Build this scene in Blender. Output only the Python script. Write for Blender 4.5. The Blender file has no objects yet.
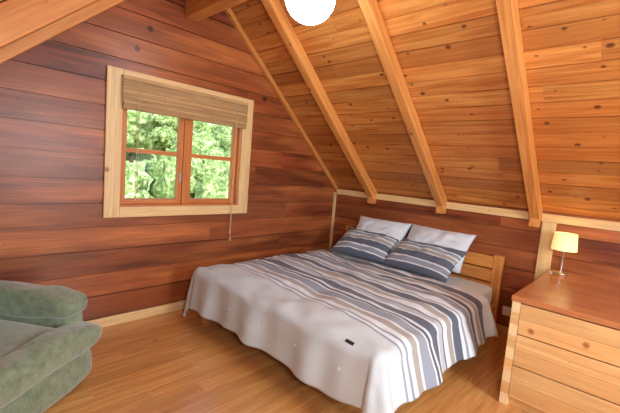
import bpy, bmesh, math, random
from mathutils import Vector, Matrix, noise
random.seed(11)
sc = bpy.context.scene
sc.view_settings.view_transform = 'Standard'
sc.view_settings.look = 'None'
sc.view_settings.exposure = 0.0

def L(c):
    c = c/255.0
    return c/12.92 if c <= 0.04045 else ((c+0.055)/1.055)**2.4
def S(r, g, b): return (L(r), L(g), L(b), 1.0)

# ------------------------------------------------------------------ materials
def new_mat(name):
    m = bpy.data.materials.new(name); m.use_nodes = True
    nt = m.node_tree
    return m, nt, nt.nodes, nt.links, nt.nodes['Principled BSDF']

def wood(name, c1, c2, c3, stretch=(1.3, 16), rough=0.4, knots=0.0, kscale=4.0, coat=0.0,
         vary=0.25, tint=0.5, bump=0.15, kcol=(80, 35, 14), fine=0.84, patch=0.0):
    m, nt, N, K, P = new_mat(name)
    uv = N.new('ShaderNodeUVMap')
    at = N.new('ShaderNodeAttribute'); at.attribute_name = 'rnd'
    sep = N.new('ShaderNodeSeparateColor'); K.new(at.outputs['Color'], sep.inputs[0])
    off = N.new('ShaderNodeVectorMath'); off.operation = 'MULTIPLY_ADD'
    K.new(at.outputs['Color'], off.inputs[0]); off.inputs[1].default_value = (37, 53, 0)
    K.new(uv.outputs[0], off.inputs[2])
    mp = N.new('ShaderNodeMapping'); mp.inputs['Scale'].default_value = (stretch[0], stretch[1], 1)
    K.new(off.outputs[0], mp.inputs['Vector'])
    n1 = N.new('ShaderNodeTexNoise'); n1.inputs['Scale'].default_value = 1.0
    n1.inputs['Detail'].default_value = 6; n1.inputs['Distortion'].default_value = 1.6
    K.new(mp.outputs[0], n1.inputs['Vector'])
    r1 = N.new('ShaderNodeValToRGB')
    r1.color_ramp.elements[0].position = 0.34; r1.color_ramp.elements[0].color = S(*c1)
    r1.color_ramp.elements[1].position = 0.64; r1.color_ramp.elements[1].color = S(*c2)
    K.new(n1.outputs['Fac'], r1.inputs[0])
    mx = N.new('ShaderNodeMix'); mx.data_type = 'RGBA'
    tm = N.new('ShaderNodeMath'); tm.operation = 'MULTIPLY'; tm.inputs[1].default_value = tint
    K.new(sep.outputs[0], tm.inputs[0])
    tsrc = tm.outputs[0]
    if patch > 0:
        mp3 = N.new('ShaderNodeMapping'); mp3.inputs['Scale'].default_value = (0.9, 5, 1)
        K.new(off.outputs[0], mp3.inputs['Vector'])
        n3 = N.new('ShaderNodeTexNoise'); n3.inputs['Scale'].default_value = 1; n3.inputs['Detail'].default_value = 2
        K.new(mp3.outputs[0], n3.inputs['Vector'])
        pm = N.new('ShaderNodeMapRange'); pm.inputs['From Min'].default_value = 0.48; pm.inputs['From Max'].default_value = 0.7
        pm.inputs['To Max'].default_value = patch
        K.new(n3.outputs['Fac'], pm.inputs['Value'])
        ad = N.new('ShaderNodeMath'); ad.operation = 'ADD'; ad.use_clamp = True
        K.new(pm.outputs[0], ad.inputs[0]); K.new(tm.outputs[0], ad.inputs[1]); tsrc = ad.outputs[0]
    K.new(tsrc, mx.inputs[0])
    K.new(r1.outputs[0], mx.inputs[6]); mx.inputs[7].default_value = S(*c3)
    mp2 = N.new('ShaderNodeMapping'); mp2.inputs['Scale'].default_value = (2.2, 95, 1)
    K.new(off.outputs[0], mp2.inputs['Vector'])
    n2 = N.new('ShaderNodeTexNoise'); n2.inputs['Scale'].default_value = 1; n2.inputs['Detail'].default_value = 4
    n2.inputs['Distortion'].default_value = 0.6
    K.new(mp2.outputs[0], n2.inputs['Vector'])
    mr = N.new('ShaderNodeMapRange'); mr.inputs['From Min'].default_value = 0.3; mr.inputs['From Max'].default_value = 0.7
    mr.inputs['To Min'].default_value = fine; mr.inputs['To Max'].default_value = 1.08
    K.new(n2.outputs['Fac'], mr.inputs['Value'])
    mv = N.new('ShaderNodeMapRange'); mv.inputs['To Min'].default_value = 1-vary; mv.inputs['To Max'].default_value = 1+vary*0.7
    K.new(sep.outputs[1], mv.inputs['Value'])
    mm = N.new('ShaderNodeMath'); mm.operation = 'MULTIPLY'
    K.new(mr.outputs[0], mm.inputs[0]); K.new(mv.outputs[0], mm.inputs[1])
    sc_ = N.new('ShaderNodeVectorMath'); sc_.operation = 'SCALE'
    K.new(mx.outputs[2], sc_.inputs[0]); K.new(mm.outputs[0], sc_.inputs['Scale'])
    out = sc_.outputs[0]
    if knots > 0:
        vs = N.new('ShaderNodeTexVoronoi'); vs.voronoi_dimensions = '2D'; vs.inputs['Scale'].default_value = kscale
        K.new(off.outputs[0], vs.inputs['Vector'])
        s2 = N.new('ShaderNodeSeparateColor'); K.new(vs.outputs['Color'], s2.inputs[0])
        th = N.new('ShaderNodeMapRange'); th.inputs['From Min'].default_value = 1-knots
        th.inputs['To Min'].default_value = 0.0; th.inputs['To Max'].default_value = 0.085
        K.new(s2.outputs[0], th.inputs['Value'])
        sb = N.new('ShaderNodeMath'); sb.operation = 'SUBTRACT'
        K.new(th.outputs[0], sb.inputs[0]); K.new(vs.outputs['Distance'], sb.inputs[1])
        fr = N.new('ShaderNodeMapRange'); fr.inputs['From Min'].default_value = -0.03; fr.inputs['From Max'].default_value = 0.02
        fr.inputs['To Max'].default_value = 0.85
        K.new(sb.outputs[0], fr.inputs['Value'])
        mk = N.new('ShaderNodeMix'); mk.data_type = 'RGBA'
        K.new(fr.outputs[0], mk.inputs[0]); K.new(out, mk.inputs[6]); mk.inputs[7].default_value = S(*kcol)
        out = mk.outputs[2]
    K.new(out, P.inputs['Base Color'])
    P.inputs['Roughness'].default_value = rough
    P.inputs['Coat Weight'].default_value = coat
    P.inputs['Coat Roughness'].default_value = 0.15
    bp = N.new('ShaderNodeBump'); bp.inputs['Strength'].default_value = bump; bp.inputs['Distance'].default_value = 0.002
    K.new(n2.outputs['Fac'], bp.inputs['Height']); K.new(bp.outputs[0], P.inputs['Normal'])
    return m

def plain(name, c, rough=0.5, nscale=60, namp=0.08, bump=0.1, metal=0.0, emis=None, es=0.0, sheen=0.0):
    m, nt, N, K, P = new_mat(name)
    tc = N.new('ShaderNodeTexCoord')
    n = N.new('ShaderNodeTexNoise'); n.inputs['Scale'].default_value = nscale; n.inputs['Detail'].default_value = 3
    K.new(tc.outputs['Object'], n.inputs['Vector'])
    r = N.new('ShaderNodeValToRGB')
    b = S(*c)
    r.color_ramp.elements[0].position = 0.3; r.color_ramp.elements[1].position = 0.7
    r.color_ramp.elements[0].color = tuple(x*(1-namp) for x in b[:3])+(1,)
    r.color_ramp.elements[1].color = tuple(min(1, x*(1+namp)) for x in b[:3])+(1,)
    K.new(n.outputs['Fac'], r.inputs[0]); K.new(r.outputs[0], P.inputs['Base Color'])
    P.inputs['Roughness'].default_value = rough; P.inputs['Metallic'].default_value = metal
    P.inputs['Sheen Weight'].default_value = sheen
    if bump > 0:
        bp = N.new('ShaderNodeBump'); bp.inputs['Strength'].default_value = bump; bp.inputs['Distance'].default_value = 0.004
        K.new(n.outputs['Fac'], bp.inputs['Height']); K.new(bp.outputs[0], P.inputs['Normal'])
    if emis:
        P.inputs['Emission Color'].default_value = S(*emis); P.inputs['Emission Strength'].default_value = es
    return m

def stripes(name, seq, v0, rough=0.85):
    m, nt, N, K, P = new_mat(name)
    tot = sum(w for w, c in seq)
    uv = N.new('ShaderNodeUVMap')
    sp = N.new('ShaderNodeSeparateXYZ'); K.new(uv.outputs[0], sp.inputs[0])
    mr = N.new('ShaderNodeMapRange'); mr.inputs['From Min'].default_value = v0; mr.inputs['From Max'].default_value = v0+tot
    K.new(sp.outputs[1], mr.inputs['Value'])
    r = N.new('ShaderNodeValToRGB'); r.color_ramp.interpolation = 'CONSTANT'
    x = 0; els = r.color_ramp.elements
    els[0].position = 0; els[0].color = S(*seq[0][1])
    els.remove(els[1])
    for i, (w, c) in enumerate(seq):
        if i > 0:
            e = els.new(min(0.9999, x/tot)); e.color = S(*c)
        x += w
    K.new(mr.outputs[0], r.inputs[0])
    n = N.new('ShaderNodeTexNoise'); n.inputs['Scale'].default_value = 220
    K.new(uv.outputs[0], n.inputs['Vector'])
    m2 = N.new('ShaderNodeMapRange'); m2.inputs['To Min'].default_value = 0.93; m2.inputs['To Max'].default_value = 1.05
    K.new(n.outputs['Fac'], m2.inputs['Value'])
    s = N.new('ShaderNodeVectorMath'); s.operation = 'SCALE'
    K.new(r.outputs[0], s.inputs[0]); K.new(m2.outputs[0], s.inputs['Scale'])
    K.new(s.outputs[0], P.inputs['Base Color']); P.inputs['Roughness'].default_value = rough
    P.inputs['Sheen Weight'].default_value = 0.15
    bp = N.new('ShaderNodeBump'); bp.inputs['Strength'].default_value = 0.12; bp.inputs['Distance'].default_value = 0.002
    K.new(n.outputs['Fac'], bp.inputs['Height']); K.new(bp.outputs[0], P.inputs['Normal'])
    return m

M_wall = wood('redwood_boards', (100, 43, 24), (164, 82, 48), (212, 128, 70), (0.8, 9), 0.36, knots=0.16, kscale=3.0, vary=0.28, tint=0.42, kcol=(44, 22, 14), fine=0.62, patch=0.65, bump=0.25)
M_ceil = wood('ceiling_boards', (200, 120, 50), (236, 168, 90), (178, 96, 40), (0.9, 12), 0.42, knots=0.72, kscale=3.8, vary=0.22, tint=0.6, kcol=(84, 38, 16), fine=0.78)
M_floor = wood('floor_boards', (206, 144, 78), (232, 176, 108), (204, 140, 74), (1.2, 14), 0.25, knots=0.06, kscale=3, vary=0.15, tint=0.45, coat=0.3, kcol=(130, 70, 34), fine=0.86, bump=0.06)
M_raft = wood('rafter_wood', (208, 132, 62), (234, 166, 92), (222, 144, 70), (1.0, 16), 0.42, knots=0.2, kscale=4, vary=0.08)
M_pine = wood('pale_pine', (234, 196, 134), (248, 218, 162), (240, 202, 138), (1.4, 18), 0.42, knots=0.10, kscale=4, vary=0.06, kcol=(170, 100, 50))
M_sash = wood('sash_wood', (198, 118, 58), (222, 148, 82), (208, 124, 60), (2, 40), 0.4, vary=0.06)
M_dres = wood('dresser_pine', (226, 174, 110), (244, 204, 142), (234, 182, 116), (1.2, 12), 0.35, knots=0.25, kscale=3.4, vary=0.10, coat=0.15, kcol=(160, 92, 46))
M_dtop = wood('dresser_top', (180, 110, 68), (208, 144, 94), (194, 124, 76), (1.2, 12), 0.3, knots=0.2, kscale=3.5, vary=0.08, coat=0.25, kcol=(110, 50, 22))
M_bed = wood('bed_pine', (208, 134, 62), (236, 168, 92), (218, 142, 66), (1.4, 20), 0.36, knots=0.15, vary=0.08, coat=0.1)
M_endg = plain('end_grain', (248, 218, 166), 0.6, 80, 0.1)
M_white = plain('white_cotton', (224, 239, 248), 0.9, 90, 0.03, 0.1, sheen=0.2)
M_black = plain('black_plastic', (22, 22, 24), 0.5)
M_plast = plain('white_plastic', (232, 236, 238), 0.35, bump=0)
M_metal = plain('brushed_metal', (200, 196, 188), 0.3, metal=0.9, bump=0)
M_bamb = wood('bamboo_reed', (166, 124, 78), (210, 174, 122), (184, 142, 90), (2, 60), 0.6, vary=0.28)
M_cord = plain('blind_cord', (206, 186, 150), 0.8)
M_globe = plain('opal_glass', (253, 253, 253), 0.3, bump=0, emis=(236, 246, 255), es=17.0)
M_shade = plain('lamp_shade_fabric', (250, 232, 180), 0.8, emis=(255, 222, 140), es=0.8)

def fabric():
    m, nt, N, K, P = new_mat('green_chenille')
    tc = N.new('ShaderNodeTexCoord')
    n = N.new('ShaderNodeTexNoise'); n.inputs['Scale'].default_value = 16; n.inputs['Detail'].default_value = 8
    n.inputs['Roughness'].default_value = 0.75
    K.new(tc.outputs['Object'], n.inputs['Vector'])
    r = N.new('ShaderNodeValToRGB')
    r.color_ramp.elements[0].position = 0.32; r.color_ramp.elements[0].color = S(96, 118, 90)
    r.color_ramp.elements[1].position = 0.68; r.color_ramp.elements[1].color = S(150, 168, 134)
    K.new(n.outputs['Fac'], r.inputs[0]); K.new(r.outputs[0], P.inputs['Base Color'])
    P.inputs['Roughness'].default_value = 0.85; P.inputs['Sheen Weight'].default_value = 0.7
    n2 = N.new('ShaderNodeTexNoise'); n2.inputs['Scale'].default_value = 110
    K.new(tc.outputs['Object'], n2.inputs['Vector'])
    bp = N.new('ShaderNodeBump'); bp.inputs['Strength'].default_value = 0.5; bp.inputs['Distance'].default_value = 0.006
    K.new(n2.outputs['Fac'], bp.inputs['Height']); K.new(bp.outputs[0], P.inputs['Normal'])
    return m
M_chair = fabric()

def glassmat():
    m, nt, N, K, P = new_mat('window_glass')
    N.remove(P)
    t = N.new('ShaderNodeBsdfTransparent'); g = N.new('ShaderNodeBsdfGlossy'); g.inputs['Roughness'].default_value = 0.02
    mx = N.new('ShaderNodeMixShader'); mx.inputs[0].default_value = 0.04
    K.new(t.outputs[0], mx.inputs[1]); K.new(g.outputs[0], mx.inputs[2])
    K.new(mx.outputs[0], N['Material Output'].inputs['Surface'])
    return m
M_glass = glassmat()

def foliage(name, cols, scale):
    m, nt, N, K, P = new_mat(name)
    tc = N.new('ShaderNodeTexCoord')
    n = N.new('ShaderNodeTexNoise'); n.inputs['Scale'].default_value = scale; n.inputs['Detail'].default_value = 10
    n.inputs['Roughness'].default_value = 0.85
    K.new(tc.outputs['Object'], n.inputs['Vector'])
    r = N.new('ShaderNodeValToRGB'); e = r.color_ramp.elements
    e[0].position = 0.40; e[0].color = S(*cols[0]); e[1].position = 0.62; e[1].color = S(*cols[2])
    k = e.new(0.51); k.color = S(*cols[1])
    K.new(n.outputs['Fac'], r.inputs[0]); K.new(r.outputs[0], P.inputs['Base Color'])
    P.inputs['Roughness'].default_value = 0.9
    return m
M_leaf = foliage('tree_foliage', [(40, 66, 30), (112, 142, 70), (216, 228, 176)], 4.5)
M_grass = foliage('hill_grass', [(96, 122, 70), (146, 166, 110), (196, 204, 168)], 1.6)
M_bark = plain('bark', (70, 56, 42), 0.9)

# ------------------------------------------------------------------ mesh builder
class B:
    def __init__(s):
        s.bm = bmesh.new()
        s.uv = s.bm.loops.layers.uv.new('UVMap')
        s.col = s.bm.loops.layers.float_color.new('rnd')
    def solid(s, pts, faces, U, V, W, mat=0, rnd=None, smooth=False):
        rnd = rnd or (random.random(), random.random(), random.random(), 1)
        vs = [s.bm.verts.new(p) for p in pts]
        for f in faces:
            try: fc = s.bm.faces.new([vs[i] for i in f])
            except ValueError: continue
            fc.material_index = mat; fc.smooth = smooth
            for lp in fc.loops:
                p = lp.vert.co
                lp[s.uv].uv = (p.dot(U), p.dot(V)+p.dot(W))
                lp[s.col] = rnd
    def obox(s, o, U, V, W, mat=0, rnd=None):
        o = Vector(o); U = Vector(U); V = Vector(V); W = Vector(W)
        p = [o, o+U, o+U+V, o+V, o+W, o+U+W, o+U+V+W, o+V+W]
        f = [(0, 3, 2, 1), (4, 5, 6, 7), (0, 1, 5, 4), (1, 2, 6, 5), (2, 3, 7, 6), (3, 0, 4, 7)]
        s.solid(p, f, U.normalized(), V.normalized(), W.normalized(), mat, rnd)
    def box(s, lo, hi, g='x', mat=0, rnd=None):
        d = [hi[i]-lo[i] for i in range(3)]
        ax = [Vector((d[0], 0, 0)), Vector((0, d[1], 0)), Vector((0, 0, d[2]))]
        k = 'xyz'.index(g)
        s.obox(lo, ax[k], ax[(k+1) % 3], ax[(k+2) % 3], mat, rnd)
    def prism(s, prof, ext, grain, mat=0, rnd=None):
        ext = Vector(ext); n = len(prof)
        p = [Vector(q) for q in prof]+[Vector(q)+ext for q in prof]
        f = [tuple(range(n-1, -1, -1)), tuple(range(n, 2*n))]
        f += [(i, (i+1) % n, n+(i+1) % n, n+i) for i in range(n)]
        g = Vector(grain).normalized()
        e = ext.normalized()
        if abs(g.dot(e)) > 0.9:
            e = Vector((0, 0, 1)) if abs(g.z) < 0.9 else Vector((1, 0, 0))
        w = g.cross(e).normalized()
        s.solid(p, f, g, e, w, mat, rnd)
    def board(s, o, U, V, N, ua, ub, va, vb, t, g, gd, mat=0, rnd=None):
        pr = [(va, -t), (vb, -t), (vb, -gd), (vb-g/2, -gd), (vb-g/2-0.001, 0), (va+g/2+0.001, 0), (va+g/2, -gd), (va, -gd)]
        s.prism([o+U*ua+V*a+N*b for a, b in pr], U*(ub-ua), U, mat, rnd)
    def panel(s, o, U, V, N, Lh, H, w, t=0.02, g=0.006, gd=0.006, hole=None, seg=(1.6, 3.2), mat=0, v_start=0.0, jit=0):
        o = Vector(o); U = Vector(U).normalized(); V = Vector(V).normalized(); N = Vector(N).normalized()
        v = v_start
        while v < H-1e-4:
            vb = min(v+w, H)
            u = -random.random()*seg[0]*0.6
            cuts = []
            while u < Lh:
                un = u+random.uniform(*seg)
                a = max(u, 0); b = min(un, Lh)
                if Lh-b < 0.35: b = Lh; un = Lh+1
                if b-a > 0.02: cuts.append((a, b))
                u = un
            for a, b in cuts:
                rn = (random.random(), random.random(), random.random(), 1)
                if hole and vb > hole[2] and v < hole[3] and b > hole[0] and a < hole[1]:
                    if a < hole[0]: s.board(o, U, V, N, a, hole[0], v, vb, t, g, gd, mat, rn)
                    if b > hole[1]: s.board(o, U, V, N, hole[1], b, v, vb, t, g, gd, mat, rn)
                    ma, mb = max(a, hole[0]), min(b, hole[1])
                    if v < hole[2]-0.01: s.board(o, U, V, N, ma, mb, v, hole[2], t, g, gd, mat, rn)
                    if vb > hole[3]+0.01: s.board(o, U, V, N, ma, mb, hole[3], vb, t, g, gd, mat, rn)
                else:
                    s.board(o, U, V, N, a, b, v, vb, t, g, gd, mat, rn)
            v = vb
    def cyl(s, p0, p1, r0, r1=None, n=16, mat=0, smooth=True, cap=True):
        r1 = r0 if r1 is None else r1
        p0 = Vector(p0); p1 = Vector(p1); d = (p1-p0).normalized()
        a = d.orthogonal().normalized(); b = d.cross(a)
        pts = []
        for p, r in ((p0, r0), (p1, r1)):
            for i in range(n):
                t = 2*math.pi*i/n
                pts.append(p+a*math.cos(t)*r+b*math.sin(t)*r)
        rnd = (random.random(), random.random(), 0, 1)
        s.solid(pts, [(i, (i+1) % n, n+(i+1) % n, n+i) for i in range(n)], d, a, b, mat, rnd, smooth)
        if cap:
            s.solid(pts[:n], [tuple(range(n))], d, a, b, mat, rnd)
            s.solid(pts[n:], [tuple(range(n))], d, a, b, mat, rnd)
    def lathe(s, c, prof, n=32, mat=0):
        c = Vector(c); pts = []
        for r, z in prof:
            for i in range(n):
                t = 2*math.pi*i/n
                pts.append(c+Vector((max(r, 1e-4)*math.cos(t), max(r, 1e-4)*math.sin(t), z)))
        f = []
        for j in range(len(prof)-1):
            for i in range(n):
                f.append((j*n+i, j*n+(i+1) % n, (j+1)*n+(i+1) % n, (j+1)*n+i))
        s.solid(pts, f, Vector((0, 0, 1)), Vector((1, 0, 0)), Vector((0, 1, 0)), mat, None, True)
    def grid(s, fn, nu, nv, uvf, mat=0, wrapu=False, wrapv=False):
        vs = [[s.bm.verts.new(fn(i/nu, j/nv)) for j in range(nv+(0 if wrapv else 1))] for i in range(nu+(0 if wrapu else 1))]
        for i in range(nu):
            for j in range(nv):
                i2 = (i+1) % len(vs); j2 = (j+1) % len(vs[0])
                try: f = s.bm.faces.new([vs[i][j], vs[i2][j], vs[i2][j2], vs[i][j2]])
                except ValueError: continue
                f.smooth = True; f.material_index = mat
                for lp, (a, b) in zip(f.loops, ((i, j), (i+1, j), (i+1, j+1), (i, j+1))):
                    lp[s.uv].uv = uvf(a/nu, b/nv); lp[s.col] = (0.5, 0.5, 0.5, 1)
    def superel(s, c, size, e1=0.5, e2=0.5, nu=40, nv=24, M=None, amp=0.0, mat=0, fn=None):
        c = Vector(c)
        def pw(x, e): return math.copysign(abs(x)**e, x)
        def f(u, v):
            th = 2*math.pi*u; ph = math.pi*(v-0.5)
            if v == 0: ph = -math.pi/2+1e-3
            if v == 1: ph = math.pi/2-1e-3
            p = Vector((pw(math.cos(ph), e1)*pw(math.cos(th), e2)*size[0]/2,
                        pw(math.cos(ph), e1)*pw(math.sin(th), e2)*size[1]/2,
                        pw(math.sin(ph), e1)*size[2]/2))
            if fn: p = fn(p)
            p = p+c
            if amp:
                nz = noise.noise(p*5)*amp+noise.noise(p*14)*amp*0.5
                p = p+(p-c).normalized()*nz
            if M: p = M @ p
            return p
        s.grid(f, nu, nv, lambda a, b: (a, b), mat, wrapu=True)
    def finish(s, name, mats, bevel=0, parent=None, recalc=True, solidify=0, seg=2, weld=0):
        bm = s.bm
        if weld: bmesh.ops.remove_doubles(bm, verts=bm.verts, dist=weld)
        if recalc: bmesh.ops.recalc_face_normals(bm, faces=bm.faces)
        lo = Vector((1e9,)*3); hi = -lo
        for v in bm.verts:
            for k in range(3):
                lo[k] = min(lo[k], v.co[k]); hi[k] = max(hi[k], v.co[k])
        c = Vector(((lo.x+hi.x)/2, (lo.y+hi.y)/2, (lo.z+hi.z)/2))
        bmesh.ops.translate(bm, verts=bm.verts, vec=-c)
        me = bpy.data.meshes.new(name); bm.to_mesh(me); bm.free()
        for m in mats: me.materials.append(m)
        ob = bpy.data.objects.new(name, me); sc.collection.objects.link(ob)
        ob.location = c
        if bevel:
            md = ob.modifiers.new('bevel', 'BEVEL'); md.width = bevel; md.segments = seg; md.limit_method = 'ANGLE'; md.angle_limit = 0.6
        if solidify:
            md = ob.modifiers.new('solid', 'SOLIDIFY'); md.thickness = solidify; md.offset = -1
        if parent:
            ob.parent = parent; ob.matrix_parent_inverse = Matrix.Translation(-Vector(parent.location))
        return ob

def empty(name, loc):
    e = bpy.data.objects.new(name, None); e.location = loc; e.empty_display_size = 0.1
    sc.collection.objects.link(e); return e

# ------------------------------------------------------------------ room
RX = 5.8; YL = -4.66; YR = -2.33; ZK = 1.30; SL = 0.90
ZR = ZK+SL*(-YR); A = math.atan(SL); cA, sA = math.cos(A), math.sin(A)
RL = -YR/cA
X, Y, Z = Vector((1, 0, 0)), Vector((0, 1, 0)), Vector((0, 0, 1))
HY0, HY1, HZ0, HZ1 = -2.915, -1.675, 1.05, 2.09

b = B(); b.panel((0, YL, 0), Y, X, Z, -YL, RX, 0.125, t=0.02, g=0.0022, gd=0.003, seg=(1.8, 3.4)); b.finish('floor', [M_floor])

def gable(name, x, nx):
    b = B()
    b.panel((x, YL-0.05, -0.11), Y, Z, X*nx, -YL+0.1, ZR+0.15, 0.2, t=0.03, g=0.014, gd=0.02,
            hole=(HY0-YL+0.05, HY1-YL+0.05, HZ0+0.11, HZ1+0.11), seg=(3.4, 5.5))
    for sy in (1, -1):
        n = Vector((0, sy*sA, cA)); co = Vector((x, YR, ZR+0.012))
        g = b.bm.verts[:]+b.bm.edges[:]+b.bm.faces[:]
        bmesh.ops.bisect_plane(b.bm, geom=g, plane_co=co, plane_no=n, clear_outer=True)
    b.finish(name, [M_wall])
gable('wall_left', 0.0, 1)
gable('wall_right', RX, -1)
b = B(); b.panel((-0.03, 0, -0.11), X, Z, -Y, RX+0.06, ZK+0.11, 0.2, t=0.03, g=0.014, gd=0.02, seg=(2.8, 4.6)); b.finish('wall_back', [M_wall])
b = B(); b.panel((-0.03, YL, -0.11), X, Z, Y, RX+0.06, ZK+0.11, 0.2, t=0.03, g=0.014, gd=0.02, seg=(2.8, 4.6)); b.finish('wall_front', [M_wall])
b = B()
b.panel((-0.15, 0.045, ZK-0.045*SL), X, (0, -cA, sA), (0, -sA, -cA), RX+0.3, RL+0.08, 0.145, t=0.02, g=0.010, gd=0.012, seg=(1.8, 3.6))
b.panel((-0.15, YL-0.045, ZK-0.045*SL), X, (0, cA, sA), (0, sA, -cA), RX+0.3, RL+0.08, 0.145, t=0.02, g=0.010, gd=0.012, seg=(1.8, 3.6))
b.finish('ceiling', [M_ceil])

b = B(); RD = 0.155
rx = [0.66+0.935*i for i in range(6)]
for x in rx:
    for sgn in (1, -1):
        def P(y, z): return (x-0.043, y if sgn > 0 else YL-y, z)
        yr = YR+0.06
        hz = 1.14
        prof = [P(-0.002, ZK-0.004), P(yr, ZK-SL*yr-0.004), P(yr, ZK-SL*yr-RD), P(-0.085, ZK+0.085*SL-RD), P(-0.085, hz), P(-0.002, hz)]
        b.prism(prof, (0.086, 0, 0), (0, -cA*sgn, sA))
b.finish('ceiling_rafters', [M_raft], bevel=0.004)
b = B()
for sgn in (1, -1):
    for x0, x1 in ((0.002, 0.05), (RX-0.05, RX-0.002)):
        def P(y, z): return (x0, y if sgn > 0 else YL-y, z)
        yr = YR+0.06
        b.prism([P(-0.002, ZK-0.003), P(yr, ZK-SL*yr-0.003), P(yr, ZK-SL*yr-0.07), P(-0.002, ZK-0.07)], (x1-x0, 0, 0), (0, -cA*sgn, sA))
b.finish('trim_1', [M_raft], bevel=0.003)
b = B(); b.box((0.003, YR-0.06, 2.80), (RX-0.003, YR+0.06, ZR-0.06)); b.finish('ridge_beam', [M_raft], bevel=0.005)
b = B()
xs = [0.05]+rx
for i, x in enumerate(xs):
    a = 0.052 if i == 0 else x+0.045
    c = xs[i+1]-0.045 if i+1 < len(xs) else RX
    if c > a:
        b.box((a, -0.034, 1.200), (c, -0.001, 1.275))
        b.box((a, YL+0.001, 1.200), (c, YL+0.034, 1.275))
b.finish('trim_2', [M_pine], bevel=0.003)
b = B(); b.box((0.002, -0.035, 0.09), (0.032, -0.002, 1.225), 'z'); b.finish('trim_3', [M_pine], bevel=0.003)
b = B(); b.box((2.585, -0.024, 0.0), (2.70, -0.002, 1.198), 'z'); b.finish('trim_4', [M_pine], bevel=0.003)
b = B(); b.box((0.001, YL, 0.001), (0.02, -0.001, 0.088), 'y'); b.finish('baseboard_left', [M_pine], bevel=0.004)
b = B(); b.box((0.02, -0.02, 0.001), (RX-0.02, -0.001, 0.088), 'x'); b.finish('baseboard_back', [M_pine], bevel=0.004)
b = B(); b.box((0.02, YL+0.001, 0.001), (RX-0.02, YL+0.02, 0.088), 'x'); b.finish('baseboard_front', [M_pine], bevel=0.004)
b = B(); b.box((RX-0.02, YL, 0.001), (RX-0.001, -0.001, 0.088), 'y'); b.finish('baseboard_right', [M_pine], bevel=0.004)

# ------------------------------------------------------------------ windows
def window(name, x, s):
    e = empty(name, (x, (HY0+HY1)/2, (HZ0+HZ1)/2))
    def bx(b, xa, xb, ya, yb, za, zb, g, mat=0):
        x0, x1 = x+s*xa, x+s*xb
        b.box((min(x0, x1), ya, za), (max(x0, x1), yb, zb), g, mat)
    b = B(); c = 0.12
    bx(b, 0.001, 0.026, HY0-c, HY0+0.006, HZ0-0.085, HZ1+c, 'z')
    bx(b, 0.001, 0.026, HY1-0.006, HY1+c, HZ0-0.085, HZ1+c, 'z')
    bx(b, 0.001, 0.028, HY0+0.006, HY1-0.006, HZ1-0.006, HZ1+c, 'y')
    bx(b, 0.001, 0.028, HY0+0.006, HY1-0.006, HZ0-0.085, HZ0+0.006, 'y')
    b.finish('casing', [M_pine], bevel=0.004, parent=e)
    b = B(); j = 0.022
    bx(b, -0.13, 0.0, HY0, HY0+j, HZ0, HZ1, 'z'); bx(b, -0.13, 0.0, HY1-j, HY1, HZ0, HZ1, 'z')
    bx(b, -0.13, 0.0, HY0+j, HY1-j, HZ1-j, HZ1, 'y'); bx(b, -0.13, 0.0, HY0+j, HY1-j, HZ0, HZ0+j, 'y')
    ym = (HY0+HY1)/2
    bx(b, -0.12, -0.03, ym-0.022, ym+0.022, HZ0+j, HZ1-j, 'z')
    b.finish('frame', [M_sash], bevel=0.003, parent=e)
    for k, (ya, yb) in enumerate(((HY0+j, ym-0.022), (ym+0.022, HY1-j))):
        b = B(); w = 0.05; za, zb = HZ0+j, HZ1-j
        bx(b, -0.085, -0.045, ya, ya+w, za, zb, 'z'); bx(b, -0.085, -0.045, yb-w, yb, za, zb, 'z')
        bx(b, -0.085, -0.045, ya+w, yb-w, za, za+w, 'y'); bx(b, -0.085, -0.045, ya+w, yb-w, zb-w, zb, 'y')
        bx(b, -0.082, -0.048, ya+w, yb-w, 1.53, 1.57, 'y')
        b.finish('sash_%d' % (k+1), [M_sash], bevel=0.003, parent=e)
        b = B(); bx(b, -0.067, -0.063, ya+w-0.005, yb-w+0.005, za+w-0.005, zb-w+0.005, 'y')
        b.finish('glass_%d' % (k+1), [M_glass], parent=e)
    b = B()
    bx(b, -0.045, -0.02, ym-0.055, ym-0.04, 1.28, 1.38, 'z')
    b.finish('latch', [M_metal], bevel=0.002, parent=e)
window('window_1', 0.0, 1)
window('added_window', RX, -1)  # unseen window added behind the camera to go with the fill light there

e = empty('bamboo_blind', (0.05, -2.29, 2.03))
b = B(); y0, y1 = -2.925, -1.655
b.box((0.03, y0, 2.135), (0.062, y1, 2.16), 'y')
z = 1.945
while z < 2.135:
    o = random.uniform(-0.0012, 0.0012)
    b.box((0.056+o, y0+random.uniform(0, .006), z), (0.062+o, y1-random.uniform(0, .006), z+0.0085), 'y'); z += 0.0092
b.finish('valance', [M_bamb], parent=e)
b = B()
for k in range(4):
    zc = 1.918+k*0.012; xo = 0.034+0.004*k
    for q in range(6):
        b.box((xo+q*0.0045, y0+0.01, zc-0.022+0.004*abs(q-3)), (xo+q*0.0045+0.004, y1-0.01, zc-0.013+0.004*abs(q-3)), 'y')
b.cyl((0.047, y0+0.01, 1.898), (0.047, y1-0.01, 1.898), 0.013)
b.finish('folded_reeds', [M_bamb], parent=e)
b = B()
for yy, zb in ((-2.80, 1.16), (-2.785, 1.22), (-1.80, 0.80), (-1.79, 0.72), (-2.56, 1.9), (-2.05, 1.9)):
    b.cyl((0.068, yy, 2.13), (0.068, yy, zb), 0.0026, n=6)
    if zb < 1.5: b.cyl((0.068, yy, zb), (0.068, yy, zb-0.04), 0.005, 0.01, n=10)
b.finish('pull_cords', [M_cord], parent=e)

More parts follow.
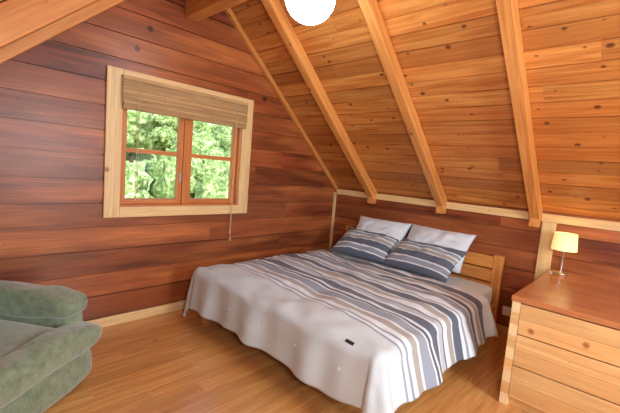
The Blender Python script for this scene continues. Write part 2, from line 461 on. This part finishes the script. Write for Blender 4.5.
def globe(name, x):
    e = empty(name, (x, YR, 2.6))
    b = B(); R = 0.165
    b.lathe((x, YR, 2.615), [(R*math.sin(math.pi*k/24), -R*math.cos(math.pi*k/24)) for k in range(23)]+[(0.05, 0.158)], 40)
    b.finish('globe', [M_globe], parent=e, recalc=True)
    b = B(); b.lathe((x, YR, 2.615), [(0.0, 0.186), (0.075, 0.184), (0.08, 0.165), (0.06, 0.148), (0, 0.147)], 32)
    b.finish('ceiling_mount', [M_plast], parent=e)
globe('added_fill_globe', 1.57)
globe('added_fill_globe', 4.45)  # second globe, out of view, added to brighten the room

# ------------------------------------------------------------------ bed
BX0, BX1, BYF, BYH = 0.38, 2.30, -2.32, -0.10
bed = empty('bed', ((BX0+BX1)/2, (BYF+BYH)/2, 0.0))
b = B()
hx0, hx1 = 0.31, 2.31
b.box((hx0, -0.085, 0), (hx0+0.09, -0.03, 0.80), 'z'); b.box((hx1-0.09, -0.085, 0), (hx1, -0.03, 0.80), 'z')
b.box((hx0+0.09, -0.078, 0.655), (hx1-0.09, -0.04, 0.78), 'x'); b.box((hx0+0.09, -0.078, 0.515), (hx1-0.09, -0.04, 0.642), 'x')
b.box((hx0+0.09, -0.078, 0.375), (hx1-0.09, -0.04, 0.502), 'x'); b.box((hx0+0.09, -0.078, 0.2), (hx1-0.09, -0.04, 0.362), 'x')
for t in (0.33, 0.66):
    xx = hx0+(hx1-hx0)*t
    b.box((xx-0.04, -0.045, 0.2), (xx+0.04, -0.03, 0.77), 'z')
b.finish('headboard', [M_bed], bevel=0.006, parent=bed)
b = B()
b.box((BX0-0.0, BYF+0.04, 0.17), (BX0+0.035, -0.086, 0.31), 'y'); b.box((BX1-0.035, BYF+0.04, 0.17), (BX1, -0.086, 0.31), 'y')
b.box((BX0, BYF, 0.17), (BX1, BYF+0.038, 0.31), 'x')
for xx in (BX0+0.0, BX1-0.07):
    for yy in (BYF+0.0, -1.2):
        b.box((xx, yy+0.04, 0), (xx+0.07, yy+0.11, 0.30), 'z')
k = BYF+0.15
while k < -0.2:
    b.box((BX0+0.036, k, 0.275), (BX1-0.036, k+0.07, 0.295), 'x'); k += 0.13
b.finish('frame', [M_bed], bevel=0.004, parent=bed)
b = B()
b.superel(((BX0+BX1)/2, (BYF-0.09)/2+0.0, 0.40), (BX1-BX0-0.02, 2.19, 0.205), 0.16, 0.10, 60, 20)
b.finish('mattress', [M_white], parent=bed)

DX0, DX1, DY0, DYT = BX0+0.02, BX1+0.02, BYF+0.02, -0.64
TOP = 0.55
def duvet(a, bb):
    cx = min(max(a, DX0), DX1); cy = max(bb, DY0)
    dx, dy = a-cx, bb-cy; d = math.hypot(dx, dy)
    q = Vector((a*2.1, bb*2.1, 0.3))
    puff = noise.noise(q)*0.022+noise.noise(q*2.7)*0.015+noise.noise(Vector((a*3, bb*11, 2)))*0.010
    puff += 0.006*noise.noise(Vector((a*9+bb*4, bb*16, 4)))
    ex = min(a-DX0, DX1-a, bb-DY0)
    z = TOP+puff-(0.02*max(0, 1-ex/0.2)**2 if ex > 0 else 0.02)
    head = max(0, 1-(DYT-bb)/0.06) if bb > DYT-0.06 else 0
    z -= head*head*0.03
    if d < 1e-9: return Vector((a, bb, z))
    n = Vector((dx/d, dy/d, 0)); r = 0.08
    flare = 0.13+0.21*max(0, n.x)
    if d < r*math.pi/2:
        t = d/r; out = r*math.sin(t); dn = r*(1-math.cos(t))
    else:
        h = d-r*math.pi/2; out = r+h*flare; dn = r+h*math.sqrt(1-flare*flare)
    hang = min(1, dn/0.22)
    th = math.atan2(-dy, abs(dx)) if (dx != 0 and dy != 0) else 0
    s_ = cx-cy+th*0.3
    out += hang*(0.014*math.sin(s_*9+1)+0.012*math.sin(s_*21+2.2)+0.03*noise.noise(Vector((s_*3, 1, 5))))
    out = max(out, 0.05*hang+0.02*(1-hang)*min(1, d/0.03))
    p = Vector((cx, cy, 0))+n*out; p.z = max(0.035, z-dn)
    return p
A0, A1, B0, B1 = DX0-0.36, DX1+0.37, DY0-0.40, DYT
SK = 0.07
def dfun(u, v): return duvet(A0+(A1-A0)*u, B0+(B1-B0)*v)
W = (228, 241, 248); C = (208, 222, 226); G = (150, 164, 180); D = (94, 106, 124); T = (170, 172, 168); LG = (188, 202, 212)
seq = [(0.66, C), (0.02, G), (0.035, W), (0.02, G), (0.05, W), (0.07, T), (0.02, W), (0.10, G), (0.015, W), (0.03, D), (0.035, W), (0.09, D),
       (0.02, W), (0.06, LG), (0.02, D), (0.05, W), (0.08, T), (0.02, W), (0.10, D), (0.03, W), (0.03, G), (0.06, W), (0.10, G), (0.02, W),
       (0.05, D), (0.05, W), (0.06, T), (0.02, W), (0.12, D), (0.05, W)]
M_duv = stripes('striped_duvet', seq, B0)
e = empty('duvet', (1.36, -1.5, 0.5))
b = B()
b.grid(dfun, 160, 140, lambda u, v: (A0+(A1-A0)*u, B0+(B1-B0)*v+SK*(A0+(A1-A0)*u-0.4)), 0)
b.finish('duvet_cover', [M_duv], parent=e, recalc=False, solidify=0.022)
def on_duvet(a, bb, h):
    p = duvet(a, bb); du = duvet(a+0.01, bb)-p; dv = duvet(a, bb+0.01)-p
    n = du.cross(dv).normalized()
    return p, du.normalized(), n.cross(du).normalized(), n
b = B()
for k in range(5):
    p, u_, v_, n_ = on_duvet(DX0+0.2+k*0.38, DY0-0.23, 0)
    b.cyl(p, p+n_*0.004, 0.010, n=12)
b.finish('buttons', [M_plast], parent=e)
b = B()
p, u_, v_, n_ = on_duvet(2.14, DY0-0.04, 0)
b.obox(p-u_*0.03-v_*0.012, u_*0.06, v_*0.022, n_*0.004)
b.finish('label', [M_black], parent=e)

def pillow(name, c, w, h, t, rot, mat, seed, stripe=False):
    b = B(); M = Matrix.Translation(c) @ rot
    for sgn in (1, -1):
        def f(u, v):
            x, y = u*2-1, v*2-1
            px = w/2*x*(1-0.07*(1-y*y)*abs(x)); py = h/2*y*(1-0.09*(1-x*x)*abs(y))
            th = ((max(0, 1-abs(x)**2.6))*(max(0, 1-abs(y)**2.6)))**0.55*t/2
            q = Vector((x*1.5+seed, y*1.5, sgn))
            th *= 1+0.28*noise.noise(q)+0.2*noise.noise(q*3)
            return M @ Vector((px, py, sgn*th))
        b.grid(f, 36, 28, lambda u, v: (u*w, v*h))
    ob = b.finish(name, [mat], weld=0.0005)
    return ob
pseq = [(0.05, D), (0.015, W), (0.06, G), (0.02, W), (0.09, D), (0.012, W), (0.05, T), (0.02, W), (0.04, G), (0.015, W), (0.10, D), (0.10, D)]
M_pil = stripes('striped_pillowcase', pseq, 0.0)
def R(ax, d): return Matrix.Rotation(math.radians(d), 4, ax)
pillow('pillow', Vector((0.93, -0.235, 0.785)), 0.72, 0.46, 0.19, R('Z', 3) @ R('X', 54), M_white, 1)
pillow('pillow', Vector((1.65, -0.235, 0.785)), 0.76, 0.48, 0.19, R('Z', -3) @ R('X', 52), M_white, 4)
pillow('pillow', Vector((0.89, -0.43, 0.68)), 0.76, 0.48, 0.17, R('Z', 4) @ R('X', 33), M_pil, 7)
pillow('pillow', Vector((1.63, -0.44, 0.68)), 0.78, 0.48, 0.17, R('Z', -5) @ R('X', 33), M_pil, 10)

# ------------------------------------------------------------------ dresser
dx0, dx1, dy0, dy1, dh = 2.73, 3.85, -1.32, -0.04, 0.77
dr = empty('dresser', ((dx0+dx1)/2, (dy0+dy1)/2, 0))
b = B()
for k in range(4):
    ya = dy0-0.012+(dy1-dy0+0.012)*k/4; yb = dy0-0.012+(dy1-dy0+0.012)*(k+1)/4
    b.box((dx0-0.008, ya+0.0005, dh-0.035), (dx1+0.008, yb-0.0005, dh), 'x')
b.finish('top', [M_dtop], bevel=0.003, parent=dr)
b = B()
b.box((dx0, dy0+0.002, 0), (dx0+0.035, dy1, dh-0.036), 'y'); b.box((dx1-0.035, dy0+0.002, 0), (dx1, dy1, dh-0.036), 'y')
b.box((dx0+0.036, dy1-0.02, 0.02), (dx1-0.036, dy1, dh-0.036), 'x')
b.box((dx0+0.036, dy0+0.03, 0.0), (dx1-0.036, dy0+0.05, 0.06), 'x')
b.finish('carcass', [M_dres], bevel=0.003, parent=dr)
b = B()
zs = [0.065, 0.295, 0.515, 0.73]
for k in range(3):
    za, zb = zs[k]+0.004, zs[k+1]-0.004
    mid = (za+zb)/2
    b.box((dx0+0.052, dy0-0.004, za), (dx1-0.052, dy0+0.02, mid-0.0006), 'x')
    b.box((dx0+0.052, dy0-0.004, mid+0.0006), (dx1-0.052, dy0+0.02, zb), 'x')
    b.box((dx0+0.06, dy0+0.02, za+0.01), (dx1-0.06, dy1-0.03, zb-0.02), 'x')
b.finish('drawers', [M_dres], bevel=0.003, parent=dr)
b = B()
z = 0.0; i = 0
while z < dh-0.04:
    z2 = min(z+0.082, dh-0.037)
    for xa, xb in ((dx0-0.001, dx0+0.05), (dx1-0.05, dx1+0.001)):
        if i % 2 == 0: b.box((xa, dy0-0.004, z+0.0008), (xb, dy0+0.03, z2-0.0008), 'y', mat=1)
        else: b.box((xa, dy0-0.004, z+0.0008), (xb, dy0+0.03, z2-0.0008), 'x', mat=0)
    z = z2; i += 1
b.finish('finger_joints', [M_dres, M_endg], bevel=0.0015, parent=dr)

lx, ly, lz = 2.81, -0.19, dh
tl = empty('table_lamp', (lx, ly, lz))
b = B()
b.lathe((lx, ly, lz), [(0, 0.001), (0.055, 0.001), (0.056, 0.010), (0.045, 0.016), (0.012, 0.022), (0.008, 0.05), (0.007, 0.20), (0.014, 0.21), (0.014, 0.25), (0, 0.25)])
b.finish('stand', [M_metal], parent=tl)
b = B()
b.lathe((lx, ly, lz), [(0.098, 0.215), (0.086, 0.365), (0.083, 0.365), (0.095, 0.215), (0.098, 0.215)], 40)
b.finish('shade', [M_shade], parent=tl)
b = B(); b.superel((lx, ly, lz+0.285), (0.05, 0.05, 0.07), 1, 1, 16, 10)
b.finish('bulb', [plain('bulb', (255, 250, 230), bump=0, emis=(255, 220, 150), es=26)], parent=tl)
cu = bpy.data.curves.new('cable', 'CURVE'); cu.dimensions = '3D'; cu.bevel_depth = 0.004; cu.bevel_resolution = 2
sp = cu.splines.new('NURBS'); pts = [(lx-0.055, ly, lz+0.006), (lx-0.065, ly-0.05, lz+0.005), (lx-0.04, ly-0.12, lz+0.005), (lx-0.07, ly-0.1, lz+0.005), (lx-0.075, ly+0.06, lz+0.005), (dx0-0.02, ly+0.10, lz-0.002), (dx0-0.022, ly+0.11, lz-0.2), (2.70, ly+0.14, 0.3), (2.55, -0.04, 0.12), (2.44, -0.05, 0.22)]
sp.points.add(len(pts)-1)
for q, p in zip(sp.points, pts): q.co = (*p, 1)
sp.use_endpoint_u = True
co = bpy.data.objects.new('cable', cu); cu.materials.append(M_plast); sc.collection.objects.link(co)
co.parent = tl; co.matrix_parent_inverse = Matrix.Translation(-Vector(tl.location))

e = empty('wall_socket', (2.42, -0.02, 0.2))
b = B(); b.box((2.345, -0.014, 0.20), (2.48, -0.001, 0.29), 'x'); b.finish('plate', [M_plast], bevel=0.003, parent=e)
b = B(); b.box((2.425, -0.042, 0.215), (2.46, -0.014, 0.25), 'x'); b.finish('plug', [M_black], bevel=0.004, parent=e)

# ------------------------------------------------------------------ armchair
ang = math.atan2(0.6, 0.8)
AO = Vector((0.725, -3.89, 0))
ac = empty('armchair', AO)
MC = Matrix.Translation(AO) @ Matrix.Rotation(ang, 4, 'Z')
b = B()
b.superel((-0.02, 0, 0.15), (0.76, 0.88, 0.27), 0.22, 0.16, 60, 24, MC, 0.008)
b.superel((0.335, 0, 0.14), (0.13, 0.88, 0.25), 0.5, 0.3, 60, 24, MC, 0.012)
b.finish('base', [M_chair], parent=ac)
b = B()
for sy in (1, -1):
    b.superel((-0.06, sy*0.372, 0.28), (0.74, 0.16, 0.46), 0.25, 0.25, 60, 30, MC, 0.008)
    b.superel((-0.065, sy*0.372, 0.515), (0.80, 0.215, 0.19), 0.7, 0.35, 80, 40, MC, 0.024)
b.finish('arms', [M_chair], parent=ac)
b = B()
b.superel((0.0, 0, 0.345), (0.76, 0.57, 0.18), 0.5, 0.25, 60, 30, MC, 0.015)
b.superel((0.36, 0, 0.34), (0.22, 0.93, 0.20), 0.8, 0.35, 80, 40, MC, 0.022)
b.finish('seat_cushion', [M_chair], parent=ac)
b = B()
b.superel((-0.33, 0, 0.45), (0.16, 0.66, 0.76), 0.35, 0.3, 50, 30, MC, 0.01)
b.superel((-0.25, 0, 0.52), (0.20, 0.56, 0.26), 0.7, 0.5, 50, 24, MC, 0.02)
b.superel((-0.27, 0, 0.72), (0.24, 0.58, 0.26), 0.7, 0.5, 50, 24, MC, 0.02)
b.finish('backrest', [M_chair], parent=ac)
b = B()
for px in (-0.30, 0.26):
    for py in (-0.34, 0.34):
        b.cyl(MC @ Vector((px, py, 0)), MC @ Vector((px, py, 0.06)), 0.02, 0.028)
b.finish('feet', [M_black], parent=ac)

# ------------------------------------------------------------------ outside
hs = empty('wooded_hillside', (-31, -5, 0))
b = B()
def hill(u, v):
    x = -3-57*u; y = -45+80*v
    z = -3.0+max(0, (-x-7))*0.36+noise.noise(Vector((x*.1, y*.1, 0)))*1.2
    return Vector((x, y, z))
b.grid(hill, 50, 60, lambda u, v: (u, v))
b.finish('terrain', [M_grass], recalc=False, parent=hs)
b = B()
n_t = 0
while n_t < 200:
    u = random.uniform(0.10, 0.7); v = random.uniform(0.40, 0.98)
    p = hill(u, v); r = random.uniform(0.7, 1.8)
    if p.x > -9: r *= 0.5
    if p.y < -6 or p.y > 6+(-p.x)*1.0: continue
    n_t += 1
    ph = r*1.1
    b.cyl(p-Z*0.3, p+Z*ph, 0.12, 0.08, 8, mat=1)
    for k in range(4):
        c = p+Vector((random.uniform(-.6, .6)*r, random.uniform(-.6, .6)*r, ph+random.uniform(0, .9)*r)); rr = r*random.uniform(.45, .8)
        def f(uu, vv, c=c, rr=rr):
            th = 2*math.pi*uu; ph_ = math.pi*(min(max(vv, .01), .99)-.5)
            d = Vector((math.cos(ph_)*math.cos(th), math.cos(ph_)*math.sin(th), math.sin(ph_)))
            return c+d*rr*(1+0.35*noise.noise(d*2+c)+0.4*noise.noise(d*7+c))
        b.grid(f, 24, 14, lambda a, q: (a, q), 0, wrapu=True)
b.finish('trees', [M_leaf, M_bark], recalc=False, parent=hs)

# ------------------------------------------------------------------ world & lights
w = bpy.data.worlds.new('sky'); sc.world = w; w.use_nodes = True
N = w.node_tree.nodes; K = w.node_tree.links
sky = N.new('ShaderNodeTexSky'); sky.sky_type = 'NISHITA'; sky.sun_disc = False
sky.sun_elevation = math.radians(50); sky.sun_rotation = math.radians(90)
K.new(sky.outputs[0], N['Background'].inputs[0]); N['Background'].inputs[1].default_value = 0.48
def light(name, typ, loc, energy, color, rot=None, **kw):
    l = bpy.data.lights.new(name, typ); l.energy = energy; l.color = color
    for k, v in kw.items(): setattr(l, k, v)
    o = bpy.data.objects.new(name, l); o.location = loc
    if rot: o.rotation_euler = rot
    sc.collection.objects.link(o); return o
sun = light('sun', 'SUN', (0, 0, 12), 8.0, (1, 0.97, 0.92))
sun.rotation_euler = Vector((-0.75, 0.25, -0.75)).to_track_quat('-Z', 'Y').to_euler()
a = light('added_window_fill', 'AREA', (RX-0.15, -2.3, 1.57), 100, (0.86, 0.94, 1.0), size=1.1)  # added area fill just inside the unseen window, standing in for daylight
a.rotation_euler = Vector((-1, -0.0, -0.1)).to_track_quat('-Z', 'Y').to_euler()
a = light('camera_flash_fill', 'AREA', (3.75, -4.0, 1.66), 38, (0.86, 0.94, 1.0), size=0.35)  # area light added behind the camera as neutral fill, in a flash's role
a.rotation_euler = Vector((-0.68, 0.73, 0.05)).to_track_quat('-Z', 'Y').to_euler()

# ------------------------------------------------------------------ camera
F = 370.0
cd = bpy.data.cameras.new('camera'); cam = bpy.data.objects.new('camera', cd); sc.collection.objects.link(cam)
cd.sensor_width = 36; cd.lens = F/620*36; cd.clip_start = 0.03; cd.clip_end = 300
fw = Vector((-0.6811, 0.7254, -0.0966)).normalized()
rt = Vector((0.7213, 0.688, 0.0809)); rt = (rt-fw*rt.dot(fw)).normalized()
up = rt.cross(fw)
m = Matrix((rt, up, -fw)).transposed().to_4x4(); m.translation = Vector((3.37, -4.09, 1.5))
cam.matrix_world = m
sc.camera = cam
